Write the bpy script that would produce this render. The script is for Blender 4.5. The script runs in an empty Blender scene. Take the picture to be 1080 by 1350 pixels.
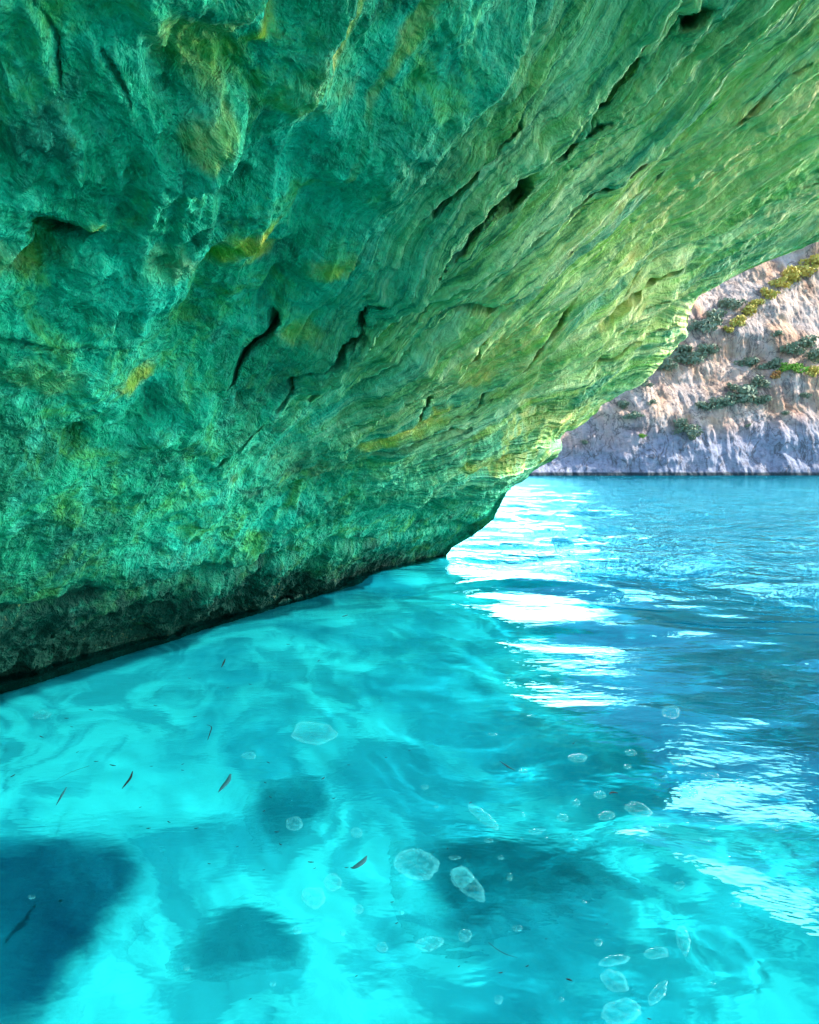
import bpy, bmesh, math, random
import numpy as np
from mathutils import Vector

rng = np.random.default_rng(7)
random.seed(7)
sc = bpy.context.scene
C = sc.collection

# ------------------------------------------------------------------ camera
FPX, W0, H0 = 880.0, 1080.0, 1350.0          # focal length in photo pixels, photo size
CAM_Z = 1.5
PITCH = math.atan(57.0 / FPX)                # horizon sits a little above the middle
cd = bpy.data.cameras.new("camera")
cam = bpy.data.objects.new("camera", cd)
C.objects.link(cam)
cd.sensor_fit = 'VERTICAL'
cd.sensor_height = 24.0
cd.lens = 24.0 * FPX / H0
cd.clip_start, cd.clip_end = 0.05, 6000
cam.location = (0, 0, CAM_Z)
cam.rotation_euler = (math.pi / 2 - PITCH, 0, 0)
sc.camera = cam

# ------------------------------------------------------------------ sky, sun, exposure
SUN_EL, SUN_AZ = math.radians(36), math.radians(84)     # azimuth clockwise from +Y
w = bpy.data.worlds.new("World")
sc.world = w
w.use_nodes = True
nt = w.node_tree
sky = nt.nodes.new("ShaderNodeTexSky")
sky.sky_type = 'NISHITA'
sky.sun_disc = False
sky.sun_elevation = SUN_EL
sky.sun_rotation = SUN_AZ
sky.dust_density = 1.0
sky.ozone_density = 2.0
bg = nt.nodes["Background"]
bg.inputs[1].default_value = 0.15
# added bright cloud banks, out of view, that give the water its glare
def _wm(op, a, b, c=None):
    nd = nt.nodes.new("ShaderNodeMath"); nd.operation = op
    for i, v in enumerate((a, b, c)):
        if v is None: continue
        if isinstance(v, bpy.types.NodeSocket): nt.links.new(v, nd.inputs[i])
        else: nd.inputs[i].default_value = v
    return nd.outputs[0]
def _wr(v, a, b):
    nd = nt.nodes.new("ShaderNodeMapRange"); nd.interpolation_type = 'SMOOTHSTEP'
    nt.links.new(v, nd.inputs[0]); nd.inputs[1].default_value = a; nd.inputs[2].default_value = b
    return nd.outputs[0]
wtc = nt.nodes.new("ShaderNodeTexCoord")
wsx = nt.nodes.new("ShaderNodeSeparateXYZ"); nt.links.new(wtc.outputs['Generated'], wsx.inputs[0])
waz = _wm('ARCTAN2', wsx.outputs[0], wsx.outputs[1])
wno = nt.nodes.new("ShaderNodeTexNoise"); nt.links.new(wtc.outputs['Generated'], wno.inputs[0])
wno.inputs['Scale'].default_value = 4.0; wno.inputs['Detail'].default_value = 6.0
wob = _wm('MULTIPLY', _wm('SUBTRACT', wno.outputs[0], 0.5), 0.9)
added_cloud = _wm('MULTIPLY', _wr(_wm('ABSOLUTE', _wm('ADD', _wm('SUBTRACT', waz, 0.06), _wm('MULTIPLY', wob, 0.5)), 0.0), 0.42, 0.15),
         _wr(_wm('ADD', wsx.outputs[2], _wm('MULTIPLY', wob, 0.35)), 0.29, 0.15))
added_cloud = _wm('MAXIMUM', added_cloud, _wm('MULTIPLY', _wr(_wm('ABSOLUTE', _wm('ADD', _wm('SUBTRACT', waz, 1.02), _wm('MULTIPLY', wob, 0.5)), 0.0), 0.36, 0.14), _wr(_wm('ADD', wsx.outputs[2], wob), 0.75, 0.5)))  # second added bank at the right, lights the ceiling and the wave crest
wmx = nt.nodes.new("ShaderNodeMix"); wmx.data_type = 'RGBA'
nt.links.new(added_cloud, wmx.inputs[0]); nt.links.new(sky.outputs[0], wmx.inputs[6]); wmx.inputs[7].default_value = (75, 75, 75, 1)
added_cloud_small = _wm('MULTIPLY', _wm('MULTIPLY', _wr(wno.outputs[0], 0.59, 0.62), _wr(wsx.outputs[2], 0.36, 0.48)), _wr(wsx.outputs[1], 0.05, 0.3))  # small bright clouds added for sparkles on the open water
wm2 = nt.nodes.new("ShaderNodeMix"); wm2.data_type = 'RGBA'
nt.links.new(added_cloud_small, wm2.inputs[0]); nt.links.new(wmx.outputs[2], wm2.inputs[6]); wm2.inputs[7].default_value = (70, 72, 74, 1)
nt.links.new(wm2.outputs[2], bg.inputs[0])
sd = bpy.data.lights.new("sun", 'SUN')
sun = bpy.data.objects.new("sun", sd)
C.objects.link(sun)
sd.energy = 4.0
sd.angle = math.radians(0.5)
sd.color = (1.0, 0.95, 0.86)
sdir = Vector((math.sin(SUN_AZ) * math.cos(SUN_EL), math.cos(SUN_AZ) * math.cos(SUN_EL), math.sin(SUN_EL)))
sun.rotation_euler = sdir.to_track_quat('Z', 'Y').to_euler()
sun.location = sdir * 60
sc.view_settings.view_transform = 'Standard'
sc.view_settings.look = 'None'
sc.view_settings.gamma = 1
sc.view_settings.exposure = 1.7
sc.cycles.use_denoising = True
sc.cycles.max_bounces = 10
sc.cycles.diffuse_bounces = 5
sc.cycles.transparent_max_bounces = 12
sc.cycles.blur_glossy = 1.0
sc.cycles.sample_clamp_indirect = 8.0

# ------------------------------------------------------------------ helpers: projection
_cp, _sp = math.cos(PITCH), math.sin(PITCH)
def ray(px, py):
    x = (px - W0 / 2) / FPX
    y = -(py - H0 / 2) / FPX
    return np.array([x, _cp + y * _sp, -_sp + y * _cp])
def on_level(px, py, z=0.0):
    r = ray(px, py)
    t = (z - CAM_Z) / r[2]
    return np.array([r[0] * t, r[1] * t, z])
def on_bed(px, py, z):
    """where the sight line through a photo point meets depth z under flat water"""
    p = on_level(px, py); r = ray(px, py); r = r / np.linalg.norm(r)
    hz = r[:2] / 1.33
    dz = math.sqrt(1 - hz @ hz)
    t = -z / dz
    return np.array([p[0] + hz[0] * t, p[1] + hz[1] * t, z])
def project(P):
    X = P[..., 0]; Y = P[..., 1]; Z = P[..., 2] - CAM_Z
    dep = Y * _cp - Z * _sp
    up = Y * _sp + Z * _cp
    dep = np.where(dep < 0.05, np.nan, dep)
    return W0 / 2 + FPX * X / dep, H0 / 2 - FPX * up / dep

# ------------------------------------------------------------------ helpers: noise
_perm = np.random.default_rng(3).permutation(256).astype(np.int32)
_perm = np.concatenate([_perm, _perm, _perm])
_g = np.random.default_rng(5).normal(size=(256, 3)).astype(np.float32)
_g /= np.linalg.norm(_g, axis=1)[:, None]
def perlin(x, y, z, seed=0):
    x, y, z = np.broadcast_arrays(np.asarray(x, np.float32), np.asarray(y, np.float32), np.asarray(z, np.float32))
    shape = x.shape
    x = x.ravel() + seed * 17.31; y = y.ravel() + seed * 5.77; z = z.ravel() + seed * 9.13
    xi = np.floor(x); yi = np.floor(y); zi = np.floor(z)
    xf = x - xi; yf = y - yi; zf = z - zi
    xi = xi.astype(np.int32) & 255; yi = yi.astype(np.int32) & 255; zi = zi.astype(np.int32) & 255
    u = xf * xf * xf * (xf * (xf * 6 - 15) + 10)
    v = yf * yf * yf * (yf * (yf * 6 - 15) + 10)
    q = zf * zf * zf * (zf * (zf * 6 - 15) + 10)
    def corner(a, b, c):
        h = _perm[_perm[_perm[xi + a] + yi + b] + zi + c]
        G = _g[h]
        return G[:, 0] * (xf - a) + G[:, 1] * (yf - b) + G[:, 2] * (zf - c)
    def lerp(a, b, t): return a + t * (b - a)
    x00 = lerp(corner(0, 0, 0), corner(1, 0, 0), u)
    x10 = lerp(corner(0, 1, 0), corner(1, 1, 0), u)
    x01 = lerp(corner(0, 0, 1), corner(1, 0, 1), u)
    x11 = lerp(corner(0, 1, 1), corner(1, 1, 1), u)
    return (1.6 * lerp(lerp(x00, x10, v), lerp(x01, x11, v), q)).reshape(shape)
def fbm(x, y, z, octaves=4, seed=0, gain=0.5, ridged=False):
    a, tot, f = 1.0, 0.0, 1.0
    out = 0
    for k in range(octaves):
        n = perlin(x * f, y * f, z * f, seed + k * 3)
        if ridged: n = 1 - 2 * np.abs(n)
        out = out + a * n
        tot += a
        a *= gain; f *= 2.03
    return out / tot
def sstep(a, b, x):
    t = np.clip((x - a) / (b - a), 0, 1)
    return t * t * (3 - 2 * t)

# ------------------------------------------------------------------ helpers: meshes, tags, nodes
def grid_mesh(name, P, mat, attrs=None, flip=False, smooth=True):
    nu, nv = P.shape[:2]
    idx = np.arange(nu * nv, dtype=np.int32).reshape(nu, nv)
    f = np.stack([idx[:-1, :-1], idx[1:, :-1], idx[1:, 1:], idx[:-1, 1:]], -1).reshape(-1, 4)
    if flip: f = f[:, ::-1]
    me = bpy.data.meshes.new(name)
    me.vertices.add(nu * nv)
    me.vertices.foreach_set("co", P.reshape(-1).astype(np.float32))
    me.loops.add(f.size)
    me.loops.foreach_set("vertex_index", np.ascontiguousarray(f).reshape(-1))
    me.polygons.add(len(f))
    me.polygons.foreach_set("loop_start", np.arange(0, f.size, 4, dtype=np.int32))
    me.update(calc_edges=True)
    me.polygons.foreach_set("use_smooth", np.full(len(f), smooth, dtype=bool))
    for k, a in (attrs or {}).items():
        at = me.attributes.new(k, 'FLOAT', 'POINT')
        at.data.foreach_set("value", np.ascontiguousarray(a.reshape(-1).astype(np.float32)))
    me.materials.append(mat)
    o = bpy.data.objects.new(name, me)
    C.objects.link(o)
    return o
def tag(o, label=None, cat=None, group=None, kind=None):
    if label: o["label"] = label
    if cat: o["category"] = cat
    if group: o["group"] = group
    if kind: o["kind"] = kind
    return o

class Nodes:
    """small shorthand for building node trees"""
    def __init__(self, name):
        self.m = bpy.data.materials.new(name)
        self.m.use_nodes = True
        self.t = self.m.node_tree
        self.t.nodes.clear()
        self.out = self.n("ShaderNodeOutputMaterial")
    def n(self, typ, **kw):
        nd = self.t.nodes.new(typ)
        for k, v in kw.items(): setattr(nd, k, v)
        return nd
    def put(self, sock, v):
        if hasattr(v, "is_linked") or isinstance(v, bpy.types.NodeSocket): self.t.links.new(v, sock)
        elif isinstance(v, (tuple, list)) and len(v) == 3 and sock.type == 'RGBA': sock.default_value = (*v, 1)
        else: sock.default_value = v
    def coord(self, which="Object", scale=(1, 1, 1), rot=(0, 0, 0), loc=(0, 0, 0)):
        tc = self.n("ShaderNodeTexCoord")
        mp = self.n("ShaderNodeMapping")
        self.t.links.new(tc.outputs[which], mp.inputs[0])
        mp.inputs['Scale'].default_value = scale
        mp.inputs['Rotation'].default_value = rot
        mp.inputs['Location'].default_value = loc
        return mp.outputs[0]
    def noise(self, vec, scale=5, detail=4, rough=0.55, dist=0.0, col=False):
        nd = self.n("ShaderNodeTexNoise")
        self.t.links.new(vec, nd.inputs['Vector'])
        nd.inputs['Scale'].default_value = scale
        nd.inputs['Detail'].default_value = detail
        nd.inputs['Roughness'].default_value = rough
        nd.inputs['Distortion'].default_value = dist
        return nd.outputs['Color' if col else 'Fac']
    def ramp(self, fac, stops, interp='LINEAR'):
        nd = self.n("ShaderNodeValToRGB")
        self.t.links.new(fac, nd.inputs[0])
        el = nd.color_ramp.elements
        nd.color_ramp.interpolation = interp
        while len(el) < len(stops): el.new(0.5)
        for e, (p, c) in zip(el, stops):
            e.position = p
            e.color = (c, c, c, 1) if not isinstance(c, tuple) else (*c, 1)
        return nd.outputs[0]
    def mix(self, fac, a, b, blend='MIX'):
        nd = self.n("ShaderNodeMix", data_type='RGBA', blend_type=blend)
        self.put(nd.inputs[0], fac); self.put(nd.inputs[6], a); self.put(nd.inputs[7], b)
        return nd.outputs[2]
    def math(self, op, a, b=0.0, clamp=False):
        nd = self.n("ShaderNodeMath", operation=op)
        nd.use_clamp = clamp
        self.put(nd.inputs[0], a); self.put(nd.inputs[1], b)
        return nd.outputs[0]
    def attr(self, name):
        nd = self.n("ShaderNodeAttribute")
        nd.attribute_name = name
        return nd.outputs['Fac']
    def bump(self, height, strength=0.3, dist=0.05, normal=None):
        nd = self.n("ShaderNodeBump")
        self.put(nd.inputs['Strength'], strength)
        nd.inputs['Distance'].default_value = dist
        self.put(nd.inputs['Height'], height)
        if normal is not None: self.put(nd.inputs['Normal'], normal)
        return nd.outputs[0]
    def principled(self, col, rough=0.7, spec=0.4, normal=None, **kw):
        nd = self.n("ShaderNodeBsdfPrincipled")
        self.put(nd.inputs['Base Color'], col)
        self.put(nd.inputs['Roughness'], rough)
        self.put(nd.inputs['Specular IOR Level'], spec)
        if normal is not None: self.put(nd.inputs['Normal'], normal)
        for k, v in kw.items(): self.put(nd.inputs[k], v)
        return nd.outputs[0]
    def done(self, shader):
        self.t.links.new(shader, self.out.inputs[0])
        return self.m

# ================================================================== CAVE ROCK
# an overhanging slab: d runs along the waterline towards the cave mouth, n points out over the water
A0 = on_level(0, 920)[:2]; A1 = on_level(598, 737)[:2]
dv = (A1 - A0) / np.linalg.norm(A1 - A0)
nv = np.array([dv[1], -dv[0]])
ORG = A1
def to_world(s, o, z):
    return np.stack([ORG[0] + dv[0] * s + nv[0] * o, ORG[1] + dv[1] * s + nv[1] * o, z], -1)
S_LIP = 0.15
def lip_point(px, py):
    r = ray(px, py)
    c0 = np.array([0, 0, CAM_Z])
    base = (c0[:2] - ORG) @ dv
    t = (S_LIP - base) / (r[:2] @ dv)
    p = c0 + r * t
    return (p[:2] - ORG) @ nv, p[2]
def catmull(pts, n):
    pts = np.array(pts, float)
    out = []
    P = np.vstack([2 * pts[0] - pts[1], pts, 2 * pts[-1] - pts[-2]])
    for i in range(1, len(P) - 2):
        t = np.linspace(0, 1, n, endpoint=False)[:, None]
        a, b, c, e = P[i - 1], P[i], P[i + 1], P[i + 2]
        out.append(0.5 * (2 * b + (c - a) * t + (2 * a - 5 * b + 4 * c - e) * t ** 2 + (-a + 3 * b - 3 * c + e) * t ** 3))
    out.append(pts[-1:])
    return np.vstack(out)
lip_px = [(588, 740), (600, 722), (628, 706), (655, 684), (667, 658), (680, 632), (700, 617), (733, 600), (742, 574),
          (762, 558), (800, 527), (850, 500), (880, 470), (904, 444), (911, 415), (921, 392), (960, 370), (1080, 315), (1180, 262)]
lip = np.array([lip_point(*p) for p in lip_px])
prof = [(-7.0, -3.2), (-5.5, -1.2), (-3.2, -0.55), (-0.9, -0.32), (-0.22, -0.20)]
smooth_px = [(588, 740), (612, 716), (650, 682), (700, 625), (760, 560), (850, 492), (930, 410), (1080, 312)]
prof += [tuple(lip_point(*p)) for p in smooth_px]
lo, lz = prof[-1]
prof += [(lo + 0.28, lz + 0.26), (lo + 0.45, lz + 0.60), (lo + 0.2, lz + 1.2), (lo - 1.0, lz + 2.6), (lo - 3.0, lz + 4.6), (lo - 6.0, lz + 7.5)]
pc = catmull(prof, 60)
arc = np.concatenate([[0], np.cumsum(np.linalg.norm(np.diff(pc, axis=0), axis=1))])
i_w = int(np.argmin(np.abs(pc[:420, 1]))) 
T_W = arc[i_w]
tan = np.gradient(pc, arc, axis=0)
tan /= np.linalg.norm(tan, axis=1)[:, None]
nrm2 = np.stack([tan[:, 1], -tan[:, 0]], -1)                  # towards the air
# lip detail as a normal offset D(t)
lt, ld = [], []
for p in lip:
    k = int(np.argmin(np.sum((pc - p) ** 2, 1)))
    lt.append(arc[k]); ld.append(float((p - pc[k]) @ nrm2[k]))
order = np.argsort(lt); lt = np.array(lt)[order]; ld = np.array(ld)[order]
T_END = arc[-1]
t_vis = np.interp(lz + 0.6, pc[:, 1], arc)                    # arc length past the brow
tt = np.concatenate([np.linspace(0, T_W - 0.4, 40, endpoint=False), np.linspace(T_W - 0.4, t_vis, 760, endpoint=False),
                     np.linspace(t_vis, T_END, 90)])
ss = np.concatenate([np.linspace(-22, -10.2, 60, endpoint=False), np.linspace(-10.2, S_LIP, 1000)])
qq = np.linspace(0, 1, 46)[1:] ** 1.6 * 7.0                   # wrap over the lip and up the outer face
def prof_at(t):
    return np.interp(t, arc, pc[:, 0]), np.interp(t, arc, pc[:, 1])
po, pz = prof_at(tt)
no, nz = np.interp(tt, arc, nrm2[:, 0]), np.interp(tt, arc, nrm2[:, 1])
dl = np.interp(tt, lt, ld, left=0, right=0) * sstep(T_W - 0.2, T_W + 0.1, tt)
Sg, Tg = np.meshgrid(ss, tt, indexing='ij')
wl = sstep(-1.3, S_LIP, Sg)
# the wall swells and hollows slowly along its length
curve = 0.10 * np.sin(Sg * 0.9 + 0.6) * sstep(T_W + 0.5, T_W + 2.5, Tg)
Og = po[None] + no[None] * (dl[None] * wl)
Zg = pz[None] + nz[None] * (dl[None] * wl)
base = to_world(Sg, Og, Zg)
# outer face
ql = []
for q in qq:
    out = 0.06 * math.sin(min(q / 0.8, 1) * math.pi / 2) - 0.12 * q
    k = min(q, 0.8)
    rest = max(q - 0.8, 0)
    o = Og[-1] - no * k * 0.9 - rest * 0.15
    z = Zg[-1] - nz * k * 0.9 + rest * 1.1
    ql.append(to_world(np.full_like(o, S_LIP + out), o, z))
base = np.concatenate([base, np.stack(ql)], 0)
Sg = np.concatenate([Sg, np.repeat((S_LIP + qq)[:, None], len(tt), 1)], 0)
Tg = np.concatenate([Tg, np.repeat(tt[None], len(qq), 0)], 0)
nlip = len(ss)
du = np.gradient(base, axis=0); dvv = np.gradient(base, axis=1)
N = np.cross(dvv, du)
N /= np.linalg.norm(N, axis=-1, keepdims=True) + 1e-9
mid = N[400, 400]
if mid[2] > 0: N = -N
FLIP = True
PX, PY = project(base)
PX[nlip:] = np.nan                                            # pixel lookup only on the inner face
X, Y, Z = base[..., 0], base[..., 1], base[..., 2]
# strata coordinate: beds run up the slab, drifting slightly to the mouth
T0 = Tg - T_W
_v = ray(225, 758); _v = _v / np.linalg.norm(_v)              # dip direction of the beds
_e1 = np.cross(_v, [0, 0, 1]); _e1 /= np.linalg.norm(_e1)
_e2 = np.cross(_e1, _v)
_rel = base - np.array([0, 0, CAM_Z])
TH = np.arctan2(_rel @ _e2, _rel @ _e1)
SB = 3.0 - 6.5 * TH
warp = 0.16 * fbm(Sg * 0.7, T0 * 0.35, 0 * Sg, 3, seed=11)
SBw = SB + warp
fan = np.arccos(np.clip((_rel @ _v) / (np.linalg.norm(_rel, axis=-1) + 1e-6), -1, 1))
right = sstep(-6.0, -1.8, SB) * sstep(-8.2, -6.2, Sg) * sstep(0.2, 0.5, fan)                                 # bedding is clearest towards the mouth
up = sstep(0.6, 2.0, T0)

J0, J1 = int(np.searchsorted(tt, T_W - 0.1)), int(np.searchsorted(tt, t_vis))
def locate(px, py):
    d2 = (PX[:nlip, J0:J1] - px) ** 2 + (PY[:nlip, J0:J1] - py) ** 2
    k = int(np.nanargmin(d2))
    i, j = divmod(k, J1 - J0)
    j += J0
    return Sg[i, j], Tg[i, j]
def seg_field(pts, width):
    """0..1 closeness to a polyline drawn on the wall, plus the side sign"""
    best = np.full(Sg.shape, 1e9, np.float32); side = np.zeros(Sg.shape, np.float32)
    q = np.array([locate(*p) for p in pts])
    m = 5 * width
    smin, tmin = q.min(0) - m; smax, tmax = q.max(0) + m
    ii = np.where((ss >= smin) & (ss <= smax))[0]; jj = np.where((tt >= tmin) & (tt <= tmax))[0]
    if len(ii) == 0 or len(jj) == 0: return None
    sl = (slice(ii[0], ii[-1] + 1), slice(jj[0], jj[-1] + 1))
    s = Sg[sl] + 0.06 * perlin(Sg[sl] * 4, Tg[sl] * 4, 0 * Sg[sl], 31); t = Tg[sl]
    b = np.full(s.shape, 1e9); sd_ = np.zeros(s.shape); al = np.zeros(s.shape)
    L = len(q) - 1
    for k in range(L):
        a, e = q[k], q[k + 1]
        ab = e - a
        u = np.clip(((s - a[0]) * ab[0] + (t - a[1]) * ab[1]) / (ab @ ab + 1e-9), 0, 1)
        dx = s - a[0] - u * ab[0]; dy = t - a[1] - u * ab[1]
        dd = np.hypot(dx, dy)
        better = dd < b
        b = np.where(better, dd, b)
        sd_ = np.where(better, np.sign(ab[0] * dy - ab[1] * dx), sd_)
        al = np.where(better, (k + u) / L, al)
    return sl, b, sd_, al

D = np.zeros(Sg.shape, np.float32)
# broad swells
D += 0.16 * fbm(X * 0.55, Y * 0.55, Z * 0.55, 3, seed=1) * sstep(-0.3, 0.8, T0)
# lumpy, pitted limestone
lump = fbm(X * 1.5, Y * 1.5, Z * 1.5, 5, seed=4, gain=0.55)
rid = fbm(X * 1.7 + 0.5 * lump, Y * 1.7, Z * 1.7 + 0.5 * lump, 5, seed=8, gain=0.55, ridged=True)
patch = sstep(-0.25, 0.35, fbm(X * 0.8, Y * 0.8, Z * 0.8, 2, seed=15))
D += (0.13 - 0.06 * right) * lump + (0.055 + 0.13 * patch) * rid * (1 - 0.72 * right)
# bedding: long ridges up the slab with stepped edges
b1 = fbm(SBw * 1.3, T0 * 0.10, 0 * Sg, 4, seed=21, gain=0.6, ridged=True)
b2 = fbm(SBw * 3.4, T0 * 0.20, 0 * Sg + 3.3, 4, seed=23, gain=0.6, ridged=True)
b3 = fbm(SBw * 9.0, T0 * 0.45, 0 * Sg + 7.7, 3, seed=25, gain=0.6)
b4 = fbm(SBw * 19.0, T0 * 0.8, 0 * Sg + 1.1, 2, seed=27, gain=0.6, ridged=True)
strat = right * up
fold = fbm(SBw * 0.85, T0 * 0.10, 0 * Sg + 5.1, 3, seed=29, gain=0.5, ridged=True) * sstep(-9.5, -7.0, SB) * sstep(0.2, 0.5, fan)
D += 0.14 * fold * up
D += (0.17 * b1 + 0.12 * b2 + 0.075 * b3 + 0.024 * b4) * strat
# bed steps: saw-tooth benches
saw = (SBw * 1.15 + 0.45 * fbm(SB * 0.6, T0 * 0.25, 0 * Sg, 2, seed=33)) % 1.0
D += 0.18 * (saw - sstep(0.86, 1.0, saw) * 1.0) * right * up * sstep(-0.3, 0.3, perlin(SB * 0.5, T0 * 0.45, 0 * Sg, 35))
# weathered small relief
fine = fbm(X * 9, Y * 9, Z * 9, 4, seed=40, gain=0.6)
D += 0.027 * fine * (0.5 + patch)
# scalloped pits
pit = perlin(X * 3.3, Y * 3.3, Z * 3.3, 44)
D -= 0.12 * sstep(0.42, 0.8, pit) * (1 - 0.6 * right) * up
# foot of the wall: a notched, knobbly tidal band
foot = sstep(0.75, 0.35, T0) * sstep(-0.7, -0.1, T0)
D += foot * (0.05 * fbm(X * 4, Y * 4, Z * 6, 4, seed=50, ridged=True) - 0.03)
D -= 0.10 * sstep(0.14, 0.0, np.abs(T0 - 0.72 - 0.08 * perlin(Sg * 1.2, 0 * Sg, 0 * Sg, 52)))  # notch above the band
D -= D[300:nlip, J0 + 100:J1].mean()
D *= 1 - 0.45 * sstep(-0.8, S_LIP, Sg)
D *= sstep(-0.6, -0.1, T0) * 0.9 + 0.1
dark = np.zeros(Sg.shape, np.float32)
ochre = np.zeros(Sg.shape, np.float32)
moss = np.zeros(Sg.shape, np.float32)
# cracks between beds that open as overhung slots
cracks = [([(578, 288), (612, 248), (655, 205), (692, 150)], 0.035, 0.16), ([(588, 345), (640, 290), (700, 232), (760, 170), (835, 72)], 0.055, 0.22),
          ([(998, 60), (1030, 28), (1062, -8)], 0.06, 0.25), ([(895, 22), (925, -8)], 0.04, 0.18), ([(322, 540), (345, 500), (372, 468), (388, 448)], 0.04, 0.16),
          ([(425, 545), (440, 515), (468, 488)], 0.05, 0.18), ([(300, 645), (345, 600), (400, 560)], 0.04, 0.12), ([(820, 60), (850, 20)], 0.03, 0.08), ([(835, 72), (870, 40), (905, 2)], 0.03, 0.10), ([(520, 430), (560, 385), (588, 345)], 0.03, 0.12),
          ([(640, 300), (720, 215), (790, 150)], 0.018, 0.10), ([(740, 330), (850, 240), (960, 150), (1060, 70)], 0.016, 0.09), ([(820, 390), (930, 315), (1075, 225)], 0.016, 0.09),
          ([(700, 480), (800, 420), (890, 372)], 0.016, 0.08), ([(760, 500), (840, 455), (900, 425)], 0.014, 0.08), ([(560, 270), (600, 215), (640, 160)], 0.016, 0.08),
          ([(350, 620), (430, 560), (500, 500)], 0.02, 0.10), ([(380, 560), (420, 500), (470, 440), (500, 390)], 0.025, 0.12), ([(500, 600), (590, 540), (660, 500)], 0.016, 0.08),
          ([(60, 370), (110, 370), (150, 345)], 0.03, 0.07), ([(780, 420), (840, 385), (905, 345)], 0.05, 0.12),
          ([(620, 520), (690, 455), (760, 395)], 0.04, 0.10), ([(540, 560), (590, 490), (640, 430)], 0.05, 0.12),
          ([(860, 235), (940, 165), (1010, 120)], 0.03, 0.08), ([(700, 300), (790, 230), (870, 165)], 0.03, 0.09), ([(880, 300), (990, 215), (1078, 158)], 0.03, 0.08),
          ([(0, 505), (60, 500), (130, 497), (200, 500)], 0.02, 0.05), ([(480, 610), (540, 575), (600, 545)], 0.04, 0.08),
          ([(90, 150), (100, 100), (60, 40)], 0.02, 0.05), ([(180, 160), (160, 110)], 0.015, 0.04), ([(610, 420), (660, 395), (720, 360)], 0.05, 0.10)]
CUT = np.zeros(Sg.shape, np.float32)                          # depth of the open slots, cut slanting into the beds
for pts, wd, dp in cracks:
    r_ = seg_field(pts, wd)
    if r_ is None: continue
    sl, b, sd_, al = r_
    taper = np.sqrt(np.clip(np.sin(np.pi * np.clip(al, 0.02, 0.98)), 0, 1))
    wv = wd * (0.35 + 0.65 * taper)
    CUT[sl] = np.maximum(CUT[sl], 2.0 * dp * taper * np.exp(-(b / (0.72 * wv)) ** 4))
    D[sl] += 0.35 * dp * taper * np.exp(-((b - 2.0 * wv) / (1.6 * wv)) ** 2) * (sd_ > 0)
# hollows
for px, py, r0, dp in [(300, 100, 0.16, 0.16), (410, 255, 0.18, 0.16), (530, 445, 0.28, 0.22), (250, 330, 0.14, 0.06), (290, 470, 0.08, 0.06), (415, 430, 0.05, 0.06),
                       (440, 330, 0.2, 0.12), (470, 520, 0.3, 0.14), (360, 640, 0.25, 0.10), (845, 330, 0.25, 0.10), (880, 420, 0.3, 0.16), (480, 300, 0.16, 0.1),
                       (568, 690, 0.25, 0.12), (335, 270, 0.1, 0.05), (240, 560, 0.2, 0.07), (640, 390, 0.3, 0.10), (540, 150, 0.2, 0.08), (420, 5, 0.12, 0.12)]:
    s0, t0 = locate(px, py)
    rr = np.hypot((Sg - s0) + 0.5 * r0 * perlin(X * 3, Y * 3, Z * 3, 61), (Tg - t0) * 0.8 + 0.5 * r0 * perlin(X * 3, Y * 3, Z * 3, 62))
    D -= 0.8 * dp * np.exp(-(rr / r0) ** 2)
# bosses that stand out
for px, py, r0, dp in [(515, 375, 0.16, 0.10), (285, 190, 0.09, 0.06), (370, 85, 0.08, 0.06), (345, 355, 0.1, 0.07), (140, 328, 0.06, 0.05), (330, 190, 0.3, 0.05),
                       (430, 480, 0.2, 0.08), (760, 520, 0.35, 0.10), (690, 585, 0.35, 0.08), (200, 420, 0.3, 0.05), (870, 380, 0.2, 0.08)]:
    s0, t0 = locate(px, py)
    rr = np.hypot(Sg - s0, (Tg - t0) * 0.8)
    D += dp * np.exp(-(rr / r0) ** 2)
# mineral stains (their own shapes on the stone)
stn = fbm(X * 5, Y * 5, Z * 5, 4, seed=70)
for px, py, rs, rt, k in [(368, 78, 0.05, 0.14, 1), (560, 95, 0.06, 0.25, .6), (495, 70, 0.06, 0.2, .5), (340, 360, 0.10, 0.18, 1), (372, 378, 0.06, 0.1, .9), (143, 330, 0.04, 0.04, 1.2),
                          (450, 372, 0.07, 0.12, .8), (215, 535, 0.10, 0.10, .8), (540, 560, 0.12, 0.25, 1), (275, 190, 0.05, 0.1, .5), (300, 95, 0.2, 0.12, .5),
                          (40, 400, 0.15, 0.1, .4), (620, 470, 0.5, 0.35, .5), (690, 460, 0.5, 0.3, .5), (860, 400, 0.5, 0.3, .6), (720, 540, 0.4, 0.3, .8), (660, 600, 0.3, 0.15, .8),
                          (410, 460, 0.1, 0.1, .5), (250, 380, 0.15, 0.1, .3), (110, 540, 0.3, 0.1, .3), (430, 150, .2, .2, .3), (930, 210, .4, .5, .7), (1020, 160, .4, .6, .8),
                          (970, 250, .3, .6, .8), (900, 60, .3, .3, .3), (880, 270, .3, .3, .5), (1060, 260, .3, .4, .7)]:
    s0, t0 = locate(px, py)
    k0 = (int(np.argmin(np.abs(ss - s0))), int(np.argmin(np.abs(tt - t0))))
    rr = np.hypot((SB - SB[k0]) / rs if px > 480 else (Sg - s0 - 0.35 * (Tg - t0)) / rs, (Tg - t0) / ((1.5 if px > 480 else 1.0) * rt)) + 1.3 * stn
    ochre += k * sstep(1.3, 0.3, rr)
ochre = np.clip(ochre, 0, 1.2)
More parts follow.
